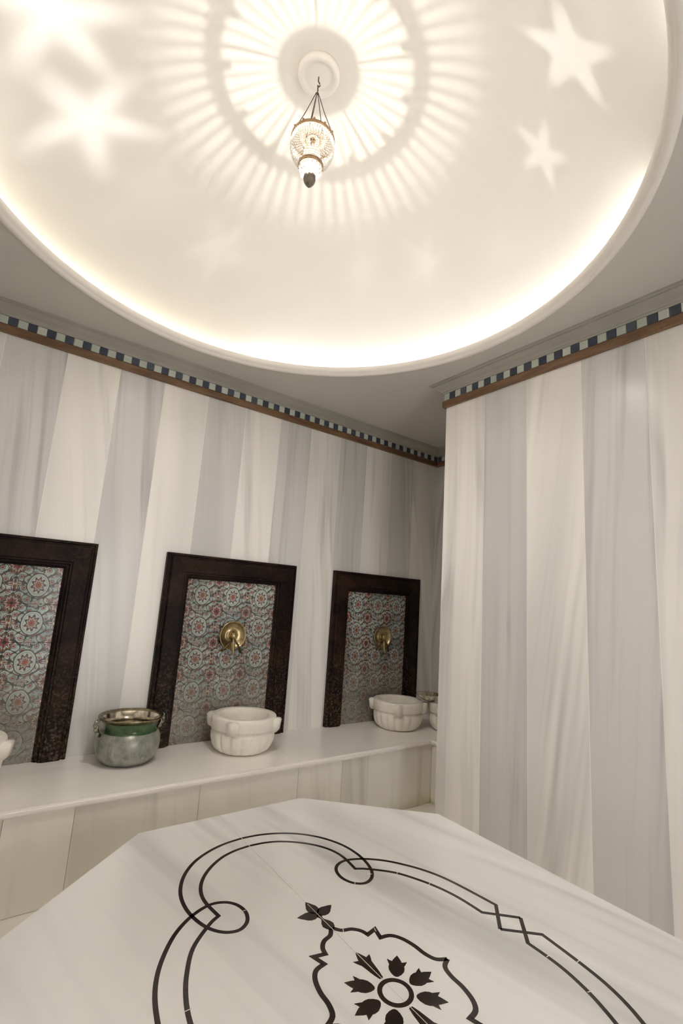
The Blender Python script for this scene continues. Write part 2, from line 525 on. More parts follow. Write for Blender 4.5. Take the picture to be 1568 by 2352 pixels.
# ceiling with the round opening
def ceiling():
    bm = bmesh.new(); N = 160; Ro = R_LIP - 0.02
    x0, x1, y0, y1 = XL - 0.14, XF + 0.14, YF - 0.14, YB + 0.14
    def outer(a):
        c, s = math.cos(a), math.sin(a)
        t = min(((x1 - DX)/c if c > 1e-9 else 1e9), ((x0 - DX)/c if c < -1e-9 else 1e9),
                ((y1 - DY)/s if s > 1e-9 else 1e9), ((y0 - DY)/s if s < -1e-9 else 1e9))
        return DX + c*t, DY + s*t
    angs = sorted(set([2*PI*i/N for i in range(N)] + [math.atan2(y - DY, x - DX) % (2*PI) for x in (x0, x1) for y in (y0, y1)]))
    lo, hi = [], []
    for z, L in ((CEIL, lo), (CEIL + 0.02, hi)):
        for a in angs:
            L.append((bm.verts.new((DX + Ro*math.cos(a), DY + Ro*math.sin(a), z)), bm.verts.new((*outer(a), z))))
    n = len(angs)
    for i in range(n):
        j = (i+1) % n
        for L in (lo, hi): bm.faces.new((L[i][0], L[j][0], L[j][1], L[i][1]))
        bm.faces.new((lo[i][0], lo[j][0], hi[j][0], hi[i][0]))
        bm.faces.new((lo[i][1], lo[j][1], hi[j][1], hi[i][1]))
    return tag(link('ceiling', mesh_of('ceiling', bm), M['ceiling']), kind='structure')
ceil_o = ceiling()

# dome: spherical cap above the opening
def dome():
    zs = CEIL + 0.02; rise = APEX - zs
    RS = (R_DOME**2 + rise**2)/(2*rise); zc = APEX - RS
    amax = math.asin(R_DOME/RS)
    prof = []
    K = 40
    for k in range(K + 1):
        a = amax*(1 - k/K); prof.append((max(RS*math.sin(a), 0.0), zc + RS*math.cos(a)))
    outerp = [(r*1.02 + 0.02, z + 0.03) for r, z in reversed(prof)]
    outerp[0] = (0.0, APEX + 0.03)
    o = lathe('ceiling_dome', prof + outerp, M['dome'], seg=128, loc=(DX, DY, 0), closed=True)
    tag(o, kind='structure')
    return o
dome()

# moulded lip around the opening (hides the light strip)
lip = [(R_LIP, CEIL), (R_LIP + 0.002, CEIL - 0.010), (R_LIP - 0.004, CEIL - 0.018), (R_LIP - 0.020, CEIL - 0.020),
       (R_LIP - 0.030, CEIL - 0.014), (R_LIP - 0.033, CEIL - 0.006), (R_LIP - 0.036, CEIL - 0.004), (R_LIP - 0.044, CEIL + 0.002),
       (R_LIP - 0.048, CEIL + 0.014), (R_LIP - 0.046, CEIL + 0.030), (R_LIP - 0.040, CEIL + 0.036), (R_LIP - 0.030, CEIL + 0.034),
       (R_LIP - 0.026, CEIL + 0.021), (R_LIP - 0.020, CEIL)]
o = lathe('trim_1', lip, M['rim'], seg=160, loc=(DX, DY, 0), closed=True)
tag(o, kind='structure')

# ------------------------------------------------------------------ cornices
Z0, Z1, Z2 = 2.743, 2.793, 2.843
band_prof = [(0.0, Z0), (0.016, Z0), (0.020, Z0 + 0.004), (0.020, Z1 - 0.006), (0.016, Z1), (0.0, Z1)]
back_prof = [(0.0, Z1), (0.010, Z1), (0.010, Z2), (0.0, Z2)]
crown_prof = [(0.0, Z2), (0.018, Z2), (0.024, Z2 + 0.006), (0.024, Z2 + 0.012), (0.034, Z2 + 0.020), (0.052, Z2 + 0.030),
              (0.068, Z2 + 0.044), (0.074, Z2 + 0.048), (0.074, Z2 + 0.053), (0.086, Z2 + 0.058), (0.088, CEIL), (0.0, CEIL)]
PITCH_T = 0.0475
tile_me = {}
for k, mat in ((0, 'dark_tile'), (1, 'white_tile')):
    for ax in 'xy':
        h = PITCH_T/2 - 0.0012
        d = 0.004
        bmx = box_bm(-h, h, -d, d, -0.0235, 0.0235, 0.0012) if ax == 'x' else box_bm(-d, d, -h, h, -0.0235, 0.0235, 0.0012)
        me = mesh_of('cornice_tile', bmx); me.materials.append(M[mat]); tile_me[(k, ax)] = me

def cornice(name, path, runs):
    e = empty(name, (path[0][0][0], path[0][0][1], 0)); tag(e, kind='structure')
    e.location = (0, 0, 0)
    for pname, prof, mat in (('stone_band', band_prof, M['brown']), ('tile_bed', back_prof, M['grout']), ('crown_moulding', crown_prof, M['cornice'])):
        sweep(pname, prof, path, mat, e)
    for ax, c, a, b_, face, ph in runs:
        n = int(abs(b_ - a)/PITCH_T); sg = 1 if b_ > a else -1
        for i in range(n):
            t = a + sg*(i + 0.5)*PITCH_T
            loc = (t, c + face*0.012, (Z1 + Z2)/2) if ax == 'x' else (c + face*0.012, t, (Z1 + Z2)/2)
            link('cornice_tile', tile_me[((i + ph) % 2, ax)], parent=e, loc=loc)
    return e
# along the back wall and the recess end wall
cornice('trim_2', [((XL, YB), (1, -1)), ((XF, YB), (-1, -1)), ((XF, YC), (-1, 1))],
        [('x', YB, XF - 0.012, XL, -1, 0), ('y', XF, YB - 0.02, YC + 0.02, -1, 0)])
# along the block on the right, turning its far corner
cornice('trim_3', [((XR, YF), (-1, 1)), ((XR, YC), (-1, 1)), ((XF, YC), (-1, 1))],
        [('y', XR, YC + 0.008, YF + 0.02, -1, 1), ('x', YC, XR - 0.008, XF - 0.03, 1, 1)])
cornice('trim_4', [((XL, YB), (1, -1)), ((XL, YF), (1, 1))], [('y', XL, YB - 0.03, YF, 1, 0)])
cornice('trim_5', [((XL, YF), (1, 1)), ((XR, YF), (-1, 1))], [('x', YF, XL + 0.03, XR, 1, 0)])

# ================================================================== BENCH (marble ledge along the back wall, turning into the recess)
YBF = 2.57      # nosing line
XBF = 2.83
bench = tag(empty('marble_bench', (1.0, 2.9, 0)), 'long marble ledge along the back wall carrying the basins and the pot', 'bench')
bench.location = (0, 0, 0)
def bench_top(x0, x1, y0, y1, nose):
    bm = box_bm(x0, x1, y0, y1, ZB - 0.032, ZB)
    es = [e for e in bm.edges if nose(e)]
    bmesh.ops.bevel(bm, geom=es, offset=0.010, segments=4, affect='EDGES')
    return link('seat_slab', mesh_of('seat_slab', bm), M['marble_bench'], bench)
front = lambda e: all(abs(v.co.y - YBF) < 1e-5 for v in e.verts) and abs(e.verts[0].co.z - e.verts[1].co.z) < 1e-5
for x0, x1 in ((XL + 0.002, 0.02), (0.02, 1.70), (1.70, XBF)):
    bench_top(x0 + 0.0006, x1 - 0.0006, YBF, YB - 0.002, front)
side = lambda e: all(abs(v.co.x - XBF) < 1e-5 for v in e.verts) and abs(e.verts[0].co.z - e.verts[1].co.z) < 1e-5 and min(v.co.y for v in e.verts) < YBF
bench_top(XBF, XF - 0.002, YC + 0.002, YBF - 0.0006, side)
bench_top(XBF + 0.0006, XF - 0.002, YBF, YB - 0.002, lambda e: False)
box('core', XL + 0.01, XBF + 0.06, YBF + 0.05, YB - 0.01, 0.002, ZB - 0.034, M['grout'], bench)
box('core', XBF + 0.06, XF - 0.01, YC + 0.01, YB - 0.01, 0.002, ZB - 0.034, M['grout'], bench)
RJ = [XL + 0.002, 0.245, 0.517, 1.1, 1.703, 2.03, 2.25, XBF + 0.03]
for a, b_ in zip(RJ[:-1], RJ[1:]):
    box('riser_panel', a + 0.0006, b_ - 0.0006, YBF + 0.016, YBF + 0.05, 0.001, ZB - 0.0325, M['marble_riser'], bench, 0.0015)
for a, b_ in ((YC + 0.002, 2.36), (2.36, YBF + 0.014)):
    box('riser_panel', XBF + 0.016, XBF + 0.05, a + G, b_ - G, 0.001, ZB - 0.0325, M['marble_riser'], bench, 0.0015)

# ================================================================== PLATFORM with inlay
H = 0.96                    # camera height above the platform top
ZP = CAM_Z - H
PC = (1.045*H, 1.058*H)     # centre of the design
OCT = [(0.696, 2.214), (1.481, 2.214), (1.985, 1.746), (1.985, 0.40), (1.48, -0.08), (0.69, -0.08), (0.19, 0.40), (0.19, 1.755)]
OCT = [(x*H, y*H) for x, y in OCT]
plat = tag(empty('marble_platform', (0, 0, 0)), 'octagonal polished white marble platform with black inlaid arabesque', 'platform')
def poly_slab(name, pts, z0, z1, mat, parent, bev=0.0, loc=None):
    bm = bmesh.new()
    lo = [bm.verts.new((x, y, z0)) for x, y in pts]; hi = [bm.verts.new((x, y, z1)) for x, y in pts]
    top = bm.faces.new(hi); bm.faces.new(lo[::-1])
    n = len(pts)
    for i in range(n): bm.faces.new((lo[i], lo[(i+1) % n], hi[(i+1) % n], hi[i]))
    if bev: bmesh.ops.bevel(bm, geom=list(top.edges), offset=bev, segments=2, affect='EDGES')
    return link(name, mesh_of(name, bm), mat, parent, loc)
def clip_x(pts, x, keep):
    out = []
    for (ax, ay), (bx, by) in zip(pts, pts[1:] + pts[:1]):
        ia, ib = (ax - x)*keep >= 0, (bx - x)*keep >= 0
        if ia: out.append((ax, ay))
        if ia != ib:
            t = (x - ax)/(bx - ax); out.append((x, ay + (by - ay)*t))
    return out
for lo_, hi_ in ((-9, PC[0]), (PC[0], 9)):
    pts = clip_x(clip_x(OCT, lo_ + 0.0005, 1), hi_ - 0.0005, -1)
    poly_slab('top_slab', pts, ZP - 0.03, ZP, M['marble_platform'], plat, 0.0)
cxp, cyp = sum(p[0] for p in OCT)/8, sum(p[1] for p in OCT)/8
def shrink(pts, d):
    out = []
    for x, y in pts:
        v = Vector((cxp - x, cyp - y)); v.normalize(); out.append((x + v.x*d, y + v.y*d))
    return out
poly_slab('base_core', shrink(OCT, 0.06), 0.001, ZP - 0.031, M['grout'], plat)
so, si = shrink(OCT, 0.028), shrink(OCT, 0.052)
for i in range(8):
    j = (i+1) % 8
    poly_slab('side_panel', [so[i], so[j], si[j], si[i]], 0.001, ZP - 0.031, M['marble_light'], plat)

# inlay: strands as mitred ribbons, leaves as polygons, 0.6 mm proud
def cr(pts, sub=6, closed=False):
    """Catmull-Rom through pts"""
    out = []; n = len(pts)
    for i in range(n - 1):
        p0 = pts[max(i-1, 0)]; p1 = pts[i]; p2 = pts[i+1]; p3 = pts[min(i+2, n-1)]
        for k in range(sub):
            t = k/sub
            out.append(tuple(0.5*((2*p1[d]) + (-p0[d] + p2[d])*t + (2*p0[d] - 5*p1[d] + 4*p2[d] - p3[d])*t*t + (-p0[d] + 3*p1[d] - 3*p2[d] + p3[d])*t**3) for d in (0, 1)))
    out.append(tuple(pts[-1]))
    return out
def ribbon(name, pts, w, z0, z1, parent, mat):
    n = len(pts); L, Rr = [], []
    closed = (Vector(pts[0]) - Vector(pts[-1])).length < 1e-6
    if closed: pts = pts[:-1]; n -= 1
    for i in range(n):
        if closed: a, b_, c = Vector(pts[i-1]), Vector(pts[i]), Vector(pts[(i+1) % n])
        else: a, b_, c = Vector(pts[max(i-1, 0)]), Vector(pts[i]), Vector(pts[min(i+1, n-1)])
        d1 = (b_ - a).normalized() if (b_ - a).length > 1e-9 else (c - b_).normalized()
        d2 = (c - b_).normalized() if (c - b_).length > 1e-9 else d1
        n1 = Vector((-d1.y, d1.x)); n2 = Vector((-d2.y, d2.x))
        m = (n1 + n2); m = m.normalized() if m.length > 1e-6 else n1
        s = w/2/max(m.dot(n1), 0.35)
        L.append(b_ + m*s); Rr.append(b_ - m*s)
    bm = bmesh.new()
    V4 = [[bm.verts.new((p.x, p.y, z)) for p in S] for S, z in ((L, z1), (Rr, z1), (L, z0), (Rr, z0))]
    for i in range(n if closed else n-1):
        j = (i+1) % n
        bm.faces.new((V4[0][i], V4[1][i], V4[1][j], V4[0][j]))
        bm.faces.new((V4[0][i], V4[0][j], V4[2][j], V4[2][i]))
        bm.faces.new((V4[1][i], V4[3][i], V4[3][j], V4[1][j]))
    if not closed:
        for i in (0, n-1): bm.faces.new((V4[0][i], V4[1][i], V4[3][i], V4[2][i]))
    return link(name, mesh_of(name, bm), mat, parent)
ZI0, ZI1 = ZP - 0.002, ZP + 0.0006
def place(pts, sx=1, sy=1): return [(PC[0] + sx*u*H, PC[1] + sy*v*H) for u, v in pts]

out_a = cr([(0.0, 0.918), (0.075, 0.910), (0.150, 0.886), (0.225, 0.842), (0.285, 0.780), (0.325, 0.710), (0.345, 0.640), (0.347, 0.560),
            (0.328, 0.480), (0.293, 0.430), (0.248, 0.413), (0.210, 0.435), (0.193, 0.480), (0.202, 0.528), (0.232, 0.560), (0.280, 0.570),
            (0.346, 0.545), (0.409, 0.497), (0.460, 0.435), (0.502, 0.365), (0.530, 0.290), (0.547, 0.200), (0.562, 0.086)], 6)
out_b = [(0.562, 0.086), (0.465, 0.0)]
in_a = cr([(0.0, 0.848), (0.065, 0.841), (0.130, 0.818), (0.195, 0.772), (0.245, 0.716), (0.275, 0.655), (0.284, 0.590), (0.274, 0.505)], 6)
in_b = cr([(0.274, 0.505), (0.315, 0.480), (0.390, 0.410), (0.438, 0.325), (0.466, 0.250), (0.481, 0.175), (0.485, 0.085)], 6)
in_c = [(0.485, 0.085), (0.576, 0.0)]
W_LINE = 0.0122
for sx in (1, -1):
    for sy in (1, -1):
        # the outer strand is laid in four pieces, the inner in three (hairline joints between)
        whole = place(out_a + out_b[1:], sx, sy)
        cuts = [0, 28, 64, 100, len(whole)-1]
        for a, b_ in zip(cuts[:-1], cuts[1:]):
            ribbon('border_inlay', whole[a:b_+1], W_LINE, ZI0, ZI1, plat, M['black_inlay'])
        whole = place(in_a + in_b[1:] + in_c[1:], sx, sy)
        cuts = [0, 24, 58, len(whole)-1]
        for a, b_ in zip(cuts[:-1], cuts[1:]):
            ribbon('border_inlay', whole[a:b_+1], W_LINE, ZI0, ZI1 - 0.0001, plat, M['black_inlay'])
        med = cr([(0.004, 0.276), (0.022, 0.254), (0.052, 0.243), (0.072, 0.222), (0.079, 0.198)], 5) + [(0.115, 0.206)] + \
              cr([(0.104, 0.168), (0.136, 0.160), (0.157, 0.134), (0.169, 0.092), (0.172, 0.050), (0.184, 0.017), (0.214, 0.0)], 5)
        ribbon('medallion_inlay', place(med, sx, sy), 0.0135, ZI0, ZI1, plat, M['black_inlay'])
# pale hairline joints where inlay pieces meet
def joint_mark(u, v, ang, ln=0.016, w=0.0022):
    d = (math.cos(ang)*ln/2, math.sin(ang)*ln/2)
    p = place([(u, v)])[0]
    ribbon('inlay_joint', [(p[0]-d[0], p[1]-d[1]), (p[0]+d[0], p[1]+d[1])], w, ZI0, ZI1 + 0.0003, plat, M['gap'])
for u, v, a in ((0.30, 0.45, -0.6), (0.213, 0.43, 0.9), (0.397, 0.404, 0.75), (0.452, 0.292, 0.5), (0.487, -0.150, 0.0), (-0.197, 0.488, 0.0),
                (-0.473, 0.215, 0.0), (0.545, -0.21, 0.0), (0.0, 0.918, 1.57), (0.0, 0.848, 1.57), (0.026, 0.252, 1.0), (0.113, 0.203, 1.2), (0.459, -0.287, -0.3)):
    joint_mark(u, v, a)

def leaf_poly(name, pts, ang, base, parent, sx=1.0):
    """pts: (along, across) half outline from base to tip; mirrored"""
    full = pts + [(a, -c) for a, c in reversed(pts) if abs(c) > 1e-6]
    ca, sa = math.cos(ang), math.sin(ang)
    P = [(base[0] + a*ca - c*sa, base[1] + a*sa + c*ca) for a, c in full]
    bm = bmesh.new()
    hi = [bm.verts.new((PC[0] + u*H, PC[1] + v*H, ZI1)) for u, v in P]
    lo = [bm.verts.new((PC[0] + u*H, PC[1] + v*H, ZI0)) for u, v in P]
    bm.faces.new(hi); n = len(hi)
    for i in range(n): bm.faces.new((hi[i], hi[(i+1) % n], lo[(i+1) % n], lo[i]))
    bmesh.ops.triangulate(bm, faces=[f for f in bm.faces if len(f.verts) > 4])
    return link(name, mesh_of(name, bm), M['black_inlay'], parent)
C0 = (0.0, -0.010)
short = [(0.054, 0.0), (0.056, 0.006), (0.064, 0.014), (0.076, 0.021), (0.088, 0.0225), (0.096, 0.021), (0.104, 0.0245), (0.116, 0.0285), (0.112, 0.020), (0.110, 0.0135), (0.117, 0.011), (0.126, 0.006), (0.136, 0.0)]
long_ = [(0.054, 0.0), (0.056, 0.006), (0.075, 0.011), (0.100, 0.015), (0.118, 0.018), (0.130, 0.025), (0.142, 0.030), (0.139, 0.020), (0.137, 0.014), (0.146, 0.011), (0.158, 0.006), (0.170, 0.0)]
for k in range(8):
    leaf_poly('petal_inlay', long_ if k in (2, 6) else short, k*PI/4, C0, plat)
ring = [(0.0415*math.cos(2*PI*i/48), C0[1] + 0.0415*math.sin(2*PI*i/48)) for i in range(49)]
ribbon('rosette_ring_inlay', place(ring), 0.0125, ZI0, ZI1, plat, M['black_inlay'])
fin_leaf = [(0.0, 0.0), (0.004, 0.008), (0.014, 0.017), (0.028, 0.0205), (0.040, 0.018), (0.050, 0.012), (0.058, 0.0085), (0.070, 0.0)]
bulb_leaf = [(0.0, 0.006), (0.010, 0.015), (0.024, 0.020), (0.038, 0.016), (0.052, 0.006), (0.060, 0.004), (0.072, 0.009), (0.080, 0.006), (0.086, 0.0)]
for sy in (1, -1):
    a0 = PI/2*sy
    leaf_poly('finial_inlay', bulb_leaf, a0, (0.0, 0.272*sy), plat)
    leaf_poly('finial_inlay', fin_leaf, a0, (0.0, 0.357*sy), plat)
    for s in (1, -1):
        leaf_poly('finial_inlay', fin_leaf, a0 + s*1.25, (0.0, 0.350*sy), plat)
# pale seam line crossing the inlay along the slab joint
ribbon('inlay_joint', place([(0.0, 0.042), (0.0, 0.165)]), 0.0016, ZI0, ZI1 + 0.0003, plat, M['gap'])
ribbon('inlay_joint', place([(0.0, -0.062), (0.0, -0.185)]), 0.0016, ZI0, ZI1 + 0.0003, plat, M['gap'])
ribbon('inlay_joint', place([(0.0, 0.262), (0.0, 0.415)]), 0.0016, ZI0, ZI1 + 0.0003, plat, M['gap'])

# ================================================================== TILED PANELS IN DARK FRAMES
FW, FH, BAND = 0.975, 1.195, 0.158      # outer width, height, frame band
fprof = [(0.0, 0.0), (0.0, 0.030), (0.006, 0.036), (0.014, 0.036), (0.018, 0.030), (0.026, 0.030), (0.030, 0.042), (0.036, 0.046),
         (0.110, 0.050), (0.118, 0.050), (0.122, 0.044), (0.132, 0.044), (0.136, 0.030), (0.148, 0.028), (0.152, 0.020), (BAND, 0.018), (BAND, 0.0)]
def frame_bar(name, ends, parent):
    """ends: two functions inset->(x, z)"""
    bm = bmesh.new(); rows = []
    for f in ends:
        rows.append([bm.verts.new((f(i)[0], -d, f(i)[1])) for i, d in fprof])
    n = len(fprof)
    for i in range(n):
        j = (i+1) % n
        bm.faces.new((rows[0][i], rows[0][j], rows[1][j], rows[1][i]))
    bm.faces.new(rows[0]); bm.faces.new(rows[1][::-1])
    return link(name, mesh_of(name, bm), M['frame'], parent)
TW, TH = (FW - 2*BAND)/3, (FH - BAND)/5
tile_mesh = mesh_of('floral_tile', box_bm(-TW/2 + 0.0006, TW/2 - 0.0006, -0.006, 0.006, -TH/2 + 0.0006, TH/2 - 0.0006, 0.0008))
tile_mesh.materials.append(M['floral'])
def niche(cx):
    e = empty('framed_tile_panel', (cx, YB, ZB + 0.0005))
    hw = FW/2
    frame_bar('frame_jamb', [lambda i: (-hw + i, 0.0), lambda i: (-hw + i, FH - i)], e)
    frame_bar('frame_jamb', [lambda i: (hw - i, 0.0), lambda i: (hw - i, FH - i)], e)
    frame_bar('frame_head', [lambda i: (-hw + i, FH - i), lambda i: (hw - i, FH - i)], e)
    for r in range(5):
        for c in range(3):
            link('floral_tile', tile_mesh, parent=e, loc=(-hw + BAND + TW*(c + 0.5), -0.0065, TH*(r + 0.5)))
    return e
NX = [0.055, 1.442, 2.782]
for cx, lab in zip(NX, ('dark-framed floral tile panel at the left edge beside the green-necked pot',
                        'dark-framed floral tile panel behind the middle marble basin',
                        'dark-framed floral tile panel nearest the recess corner')):
    tag(niche(cx), lab, 'tile panel', 'tile panels on the back wall')

# ------------------------------------------------------------------ brass taps
def tap(cx, z):
    e = empty('brass_tap', (cx, YB - 0.0125, z))
    # dished escutcheon facing the room: lathe about z, then laid along -y
    def lay(o): o.rotation_euler = (PI/2, 0, 0); return o
    lay(lathe('escutcheon', [(0.0, 0.0), (0.050, 0.0), (0.078, 0.010), (0.092, 0.024), (0.096, 0.032), (0.096, 0.036), (0.091, 0.036), (0.086, 0.028), (0.072, 0.015), (0.048, 0.007), (0.040, 0.008), (0.036, 0.013), (0.028, 0.015), (0.0, 0.015)], M['brass'], e, 40))
    lay(lathe('tap_body', [(0.0, 0.010), (0.026, 0.010), (0.028, 0.018), (0.020, 0.024), (0.017, 0.040), (0.021, 0.045), (0.022, 0.053), (0.016, 0.060), (0.0, 0.062)], M['brass'], e, 28))
    sp = tube('spout', [(0, -0.036, -0.010), (0, -0.046, -0.040), (0, -0.052, -0.075), (0, -0.060, -0.100), (0, -0.066, -0.122)], [0.013, 0.012, 0.010, 0.009, 0.011], M['brass'], e, 12)
    hd = tube('lever_handle', [(-0.010, -0.050, -0.030), (-0.035, -0.054, -0.052), (-0.060, -0.056, -0.080), (-0.085, -0.054, -0.100)], [0.007, 0.006, 0.006, 0.010], M['dark_brass'], e, 10)
    hd2 = tube('lever_handle', [(0.010, -0.050, -0.030), (0.034, -0.054, -0.062), (0.056, -0.056, -0.112)], [0.007, 0.006, 0.009], M['dark_brass'], e, 10)
    return e
for cx, lab in zip(NX, ('brass tap on the leftmost floral tile panel', 'brass tap on the tile panel above the middle basin',
                        'brass tap on the tile panel nearest the recess corner')):
    tag(tap(cx + (0.015 if cx > 1 else -0.03) + (0.03 if cx > 2 else 0), 1.098), lab, 'tap', 'brass wall taps')

# ================================================================== MARBLE BASINS
def basin(loc, rz, w=0.205, h=0.212, lobes=18):
    e = empty('marble_basin', loc, rz)
    outer = [(0.10, 0.0), (0.66, 0.0), (0.74, 0.02), (0.84, 0.09), (0.92, 0.20), (0.965, 0.34), (0.975, 0.48), (0.955, 0.58), (0.915, 0.615), (0.915, 0.64)]
    def fl(r, z, a):
        k = max(0.0, 1 - abs(z/h - 0.26)/0.36)
        k = min(1.0, k*2.2) if r > 0.5*w else 0.0
        s = abs(math.sin(a*lobes/2))
        return r*(1 - 0.10*k*(1 - s**0.35))
    lathe('bowl_body', [(r*w, z*h) for r, z in outer], M['carved'], e, 160, fn=fl)
    inner = [(0.915, 0.63), (0.985, 0.645), (1.0, 0.68), (1.0, 0.90), (0.99, 0.97), (0.965, 1.0), (0.80, 1.0), (0.775, 0.985), (0.76, 0.94), (0.745, 0.72), (0.69, 0.48), (0.56, 0.28), (0.36, 0.20), (0.0, 0.18)]
    lathe('rim', [(r*w, z*h) for r, z in inner], M['carved'], e, 72)
    for k in range(4):
        a = k*PI/2 + PI/4
        bm = box_bm(w*0.86, w*1.17, -0.036, 0.036, h*0.56, h*0.965)
        for v in bm.verts:
            if v.co.z < h*0.7 and v.co.x > w: v.co.x -= 0.012; v.co.z += 0.010
        bmesh.ops.bevel(bm, geom=list(bm.edges), offset=0.007, segments=3, affect='EDGES')
        o = link('lug', mesh_of('lug', bm, True), M['carved'], e); o.rotation_euler = (0, 0, a)
    return e
B = 'marble basins on the ledge'
tag(basin((0.035, 2.95, ZB + 0.0005), 0.4), 'white marble basin cut off at the left edge of the photo', 'basin', B)
tag(basin((1.495, 2.945, ZB + 0.0005), 0.02), 'carved white marble basin below the middle tile panel', 'basin', B)
tag(basin((2.850, 2.960, ZB + 0.0005), 0.02, w=0.200), 'fluted white marble basin below the tile panel nearest the recess', 'basin', B)
b4 = tag(basin((3.215, 2.700, ZB + 0.0005), 0.96, w=0.198), 'marble basin in the recess, half hidden behind the panelled block', 'basin', B)

# metal washing bowl on the rim of the recess basin
bz = ZB + 0.2125 + 0.001
bowl = empty('washing_bowl', (3.055, 2.820, bz))
lathe('bowl', [(0.0, 0.0), (0.030, 0.0), (0.060, 0.010), (0.085, 0.030), (0.098, 0.048), (0.104, 0.052), (0.102, 0.055), (0.096, 0.051), (0.082, 0.033), (0.058, 0.013), (0.030, 0.004), (0.0, 0.004)], M['bowl_metal'], bowl, 48)
lathe('centre_boss', [(0.022, 0.004), (0.018, 0.010), (0.008, 0.014), (0.0, 0.0145)], M['brass'], bowl, 24)
tag(bowl, 'shiny metal washing bowl resting on a basin rim in the recess', 'bowl')

# ================================================================== GREEN GLAZED POT
pot = tag(empty('green_pot', (0.822, 3.012, ZB + 0.0005), 0.15), 'squat patinated metal pot with green glazed neck and side handles', 'pot')
body = [(0.0, 0.0), (0.105, 0.0), (0.128, 0.008), (0.152, 0.032), (0.166, 0.068), (0.170, 0.104), (0.166, 0.138), (0.156, 0.158), (0.148, 0.166)]
lathe('pot_body', body, M['patina'], pot, 64)
neck = [(0.1485, 0.165), (0.141, 0.172), (0.139, 0.184), (0.144, 0.204), (0.154, 0.222)]
lathe('neck', neck, M['green'], pot, 64)
rim = [(0.153, 0.220), (0.168, 0.234), (0.173, 0.238), (0.173, 0.243), (0.167, 0.244), (0.152, 0.232)]
lathe('rim', rim, M['pot_rim'], pot, 64)
inner = [(0.152, 0.232), (0.142, 0.214), (0.135, 0.190), (0.136, 0.172), (0.150, 0.140), (0.155, 0.100), (0.140, 0.040), (0.100, 0.012), (0.0, 0.008)]
lathe('inner_glaze', inner, M['bowl_metal'], pot, 64)
for s in (1, -1):
    pts = [(s*0.158, 0, 0.150), (s*0.172, 0, 0.166), (s*0.182, 0, 0.186), (s*0.186, 0, 0.206), (s*0.184, 0, 0.224), (s*0.174, 0, 0.238)]
    hnd = tube('handle', pts, [0.008, 0.010, 0.011, 0.011, 0.010, 0.008], M['pot_rim'], pot, 12)
    for i, p in enumerate(pts[1:5]):
        bm = bmesh.new(); bmesh.ops.create_icosphere(bm, subdivisions=2, radius=0.0125)
        link('bead', mesh_of('bead', bm, True), M['patina'], hnd, (p[0] + s*0.004, 0, p[2]))

# ================================================================== CEILING ROSE AND LANTERN
rose_z = APEX - 0.002
rose = tag(empty('ceiling_rose', (DX, DY, rose_z)), 'round moulded plaster rose at the top of the dome', 'ceiling rose')
lathe('rose_plate', [(0.0, -0.022), (0.050, -0.021), (0.060, -0.018), (0.066, -0.020), (0.071, -0.030), (0.080, -0.034), (0.089, -0.030), (0.094, -0.018), (0.095, 0.0), (0.0, 0.002)], M['rim'], rose, 64)
hook = tube('hook', [(0, 0, -0.022), (0, 0, -0.045), (0.008, 0, -0.052), (0.011, 0, -0.061), (0.006, 0, -0.070), (-0.003, 0, -0.070)], 0.0028, M['dark_brass'], rose, 8)

LZ = 3.348   # lower edge of the lantern's upper band
lant = tag(empty('hanging_lantern', (DX, DY, LZ)), 'small hanging lantern of glass bead strings between brass bands', 'lantern')
RB1, RB2, ZB2 = 0.092, 0.052, -0.135
def band(name, r, z0, z1, t, mat):
    return lathe(name, [(r, z0), (r + t, z0 + 0.001), (r + t, z1 - 0.001), (r, z1), (r - 0.001, z1), (r - 0.001, z0)], mat, lant, 48, closed=True)
band('upper_band', RB1, 0.0, 0.014, 0.004, M['lantern_brass'])
band('lower_band', RB2, ZB2, ZB2 + 0.016, 0.003, M['lantern_brass'])
# crown knobs on the band
for k in range(12):
    bm = bmesh.new(); bmesh.ops.create_icosphere(bm, subdivisions=1, radius=0.006)
    a = 2*PI*k/12
    link('crown_knob', mesh_of('crown_knob', bm, True), M['lantern_brass'], lant, (RB1*math.cos(a), RB1*math.sin(a), 0.019))
# cap below the hook with the lampholder
lathe('lamp_cap', [(0.0, 0.030), (0.012, 0.030), (0.020, 0.024), (0.030, 0.010), (0.032, 0.004), (0.028, 0.004), (0.010, 0.012), (0.0, 0.012)], M['lantern_brass'], lant, 32)
tube('lampholder', [(0, 0, 0.012), (0, 0, -0.016)], 0.009, M['dark_brass'], lant, 12)
# spokes from the cap to the upper band
for k in range(40):
    a = 2*PI*k/40
    tube('spoke', [(0.030*math.cos(a), 0.030*math.sin(a), 0.007), (RB1*math.cos(a), RB1*math.sin(a), 0.009)], 0.0014, M['lantern_brass'], lant, 5)
# strings of glass beads, one mesh per string
bm = bmesh.new(); n = 17
for i in range(n):
    t = (i + 0.5)/n
    r = (1 - t)*RB1 + t*RB2 + 0.018*math.sin(PI*t)
    bmesh.ops.create_icosphere(bm, subdivisions=1, radius=0.0034, matrix=Matrix.Translation((r, 0, (ZB2 + 0.016)*t)))
string_me = mesh_of('bead_string', bm, True)
NS = 54
for k in range(NS):
    o = link('bead_string', string_me, M['bead'], lant); o.rotation_euler = (0, 0, 2*PI*k/NS)
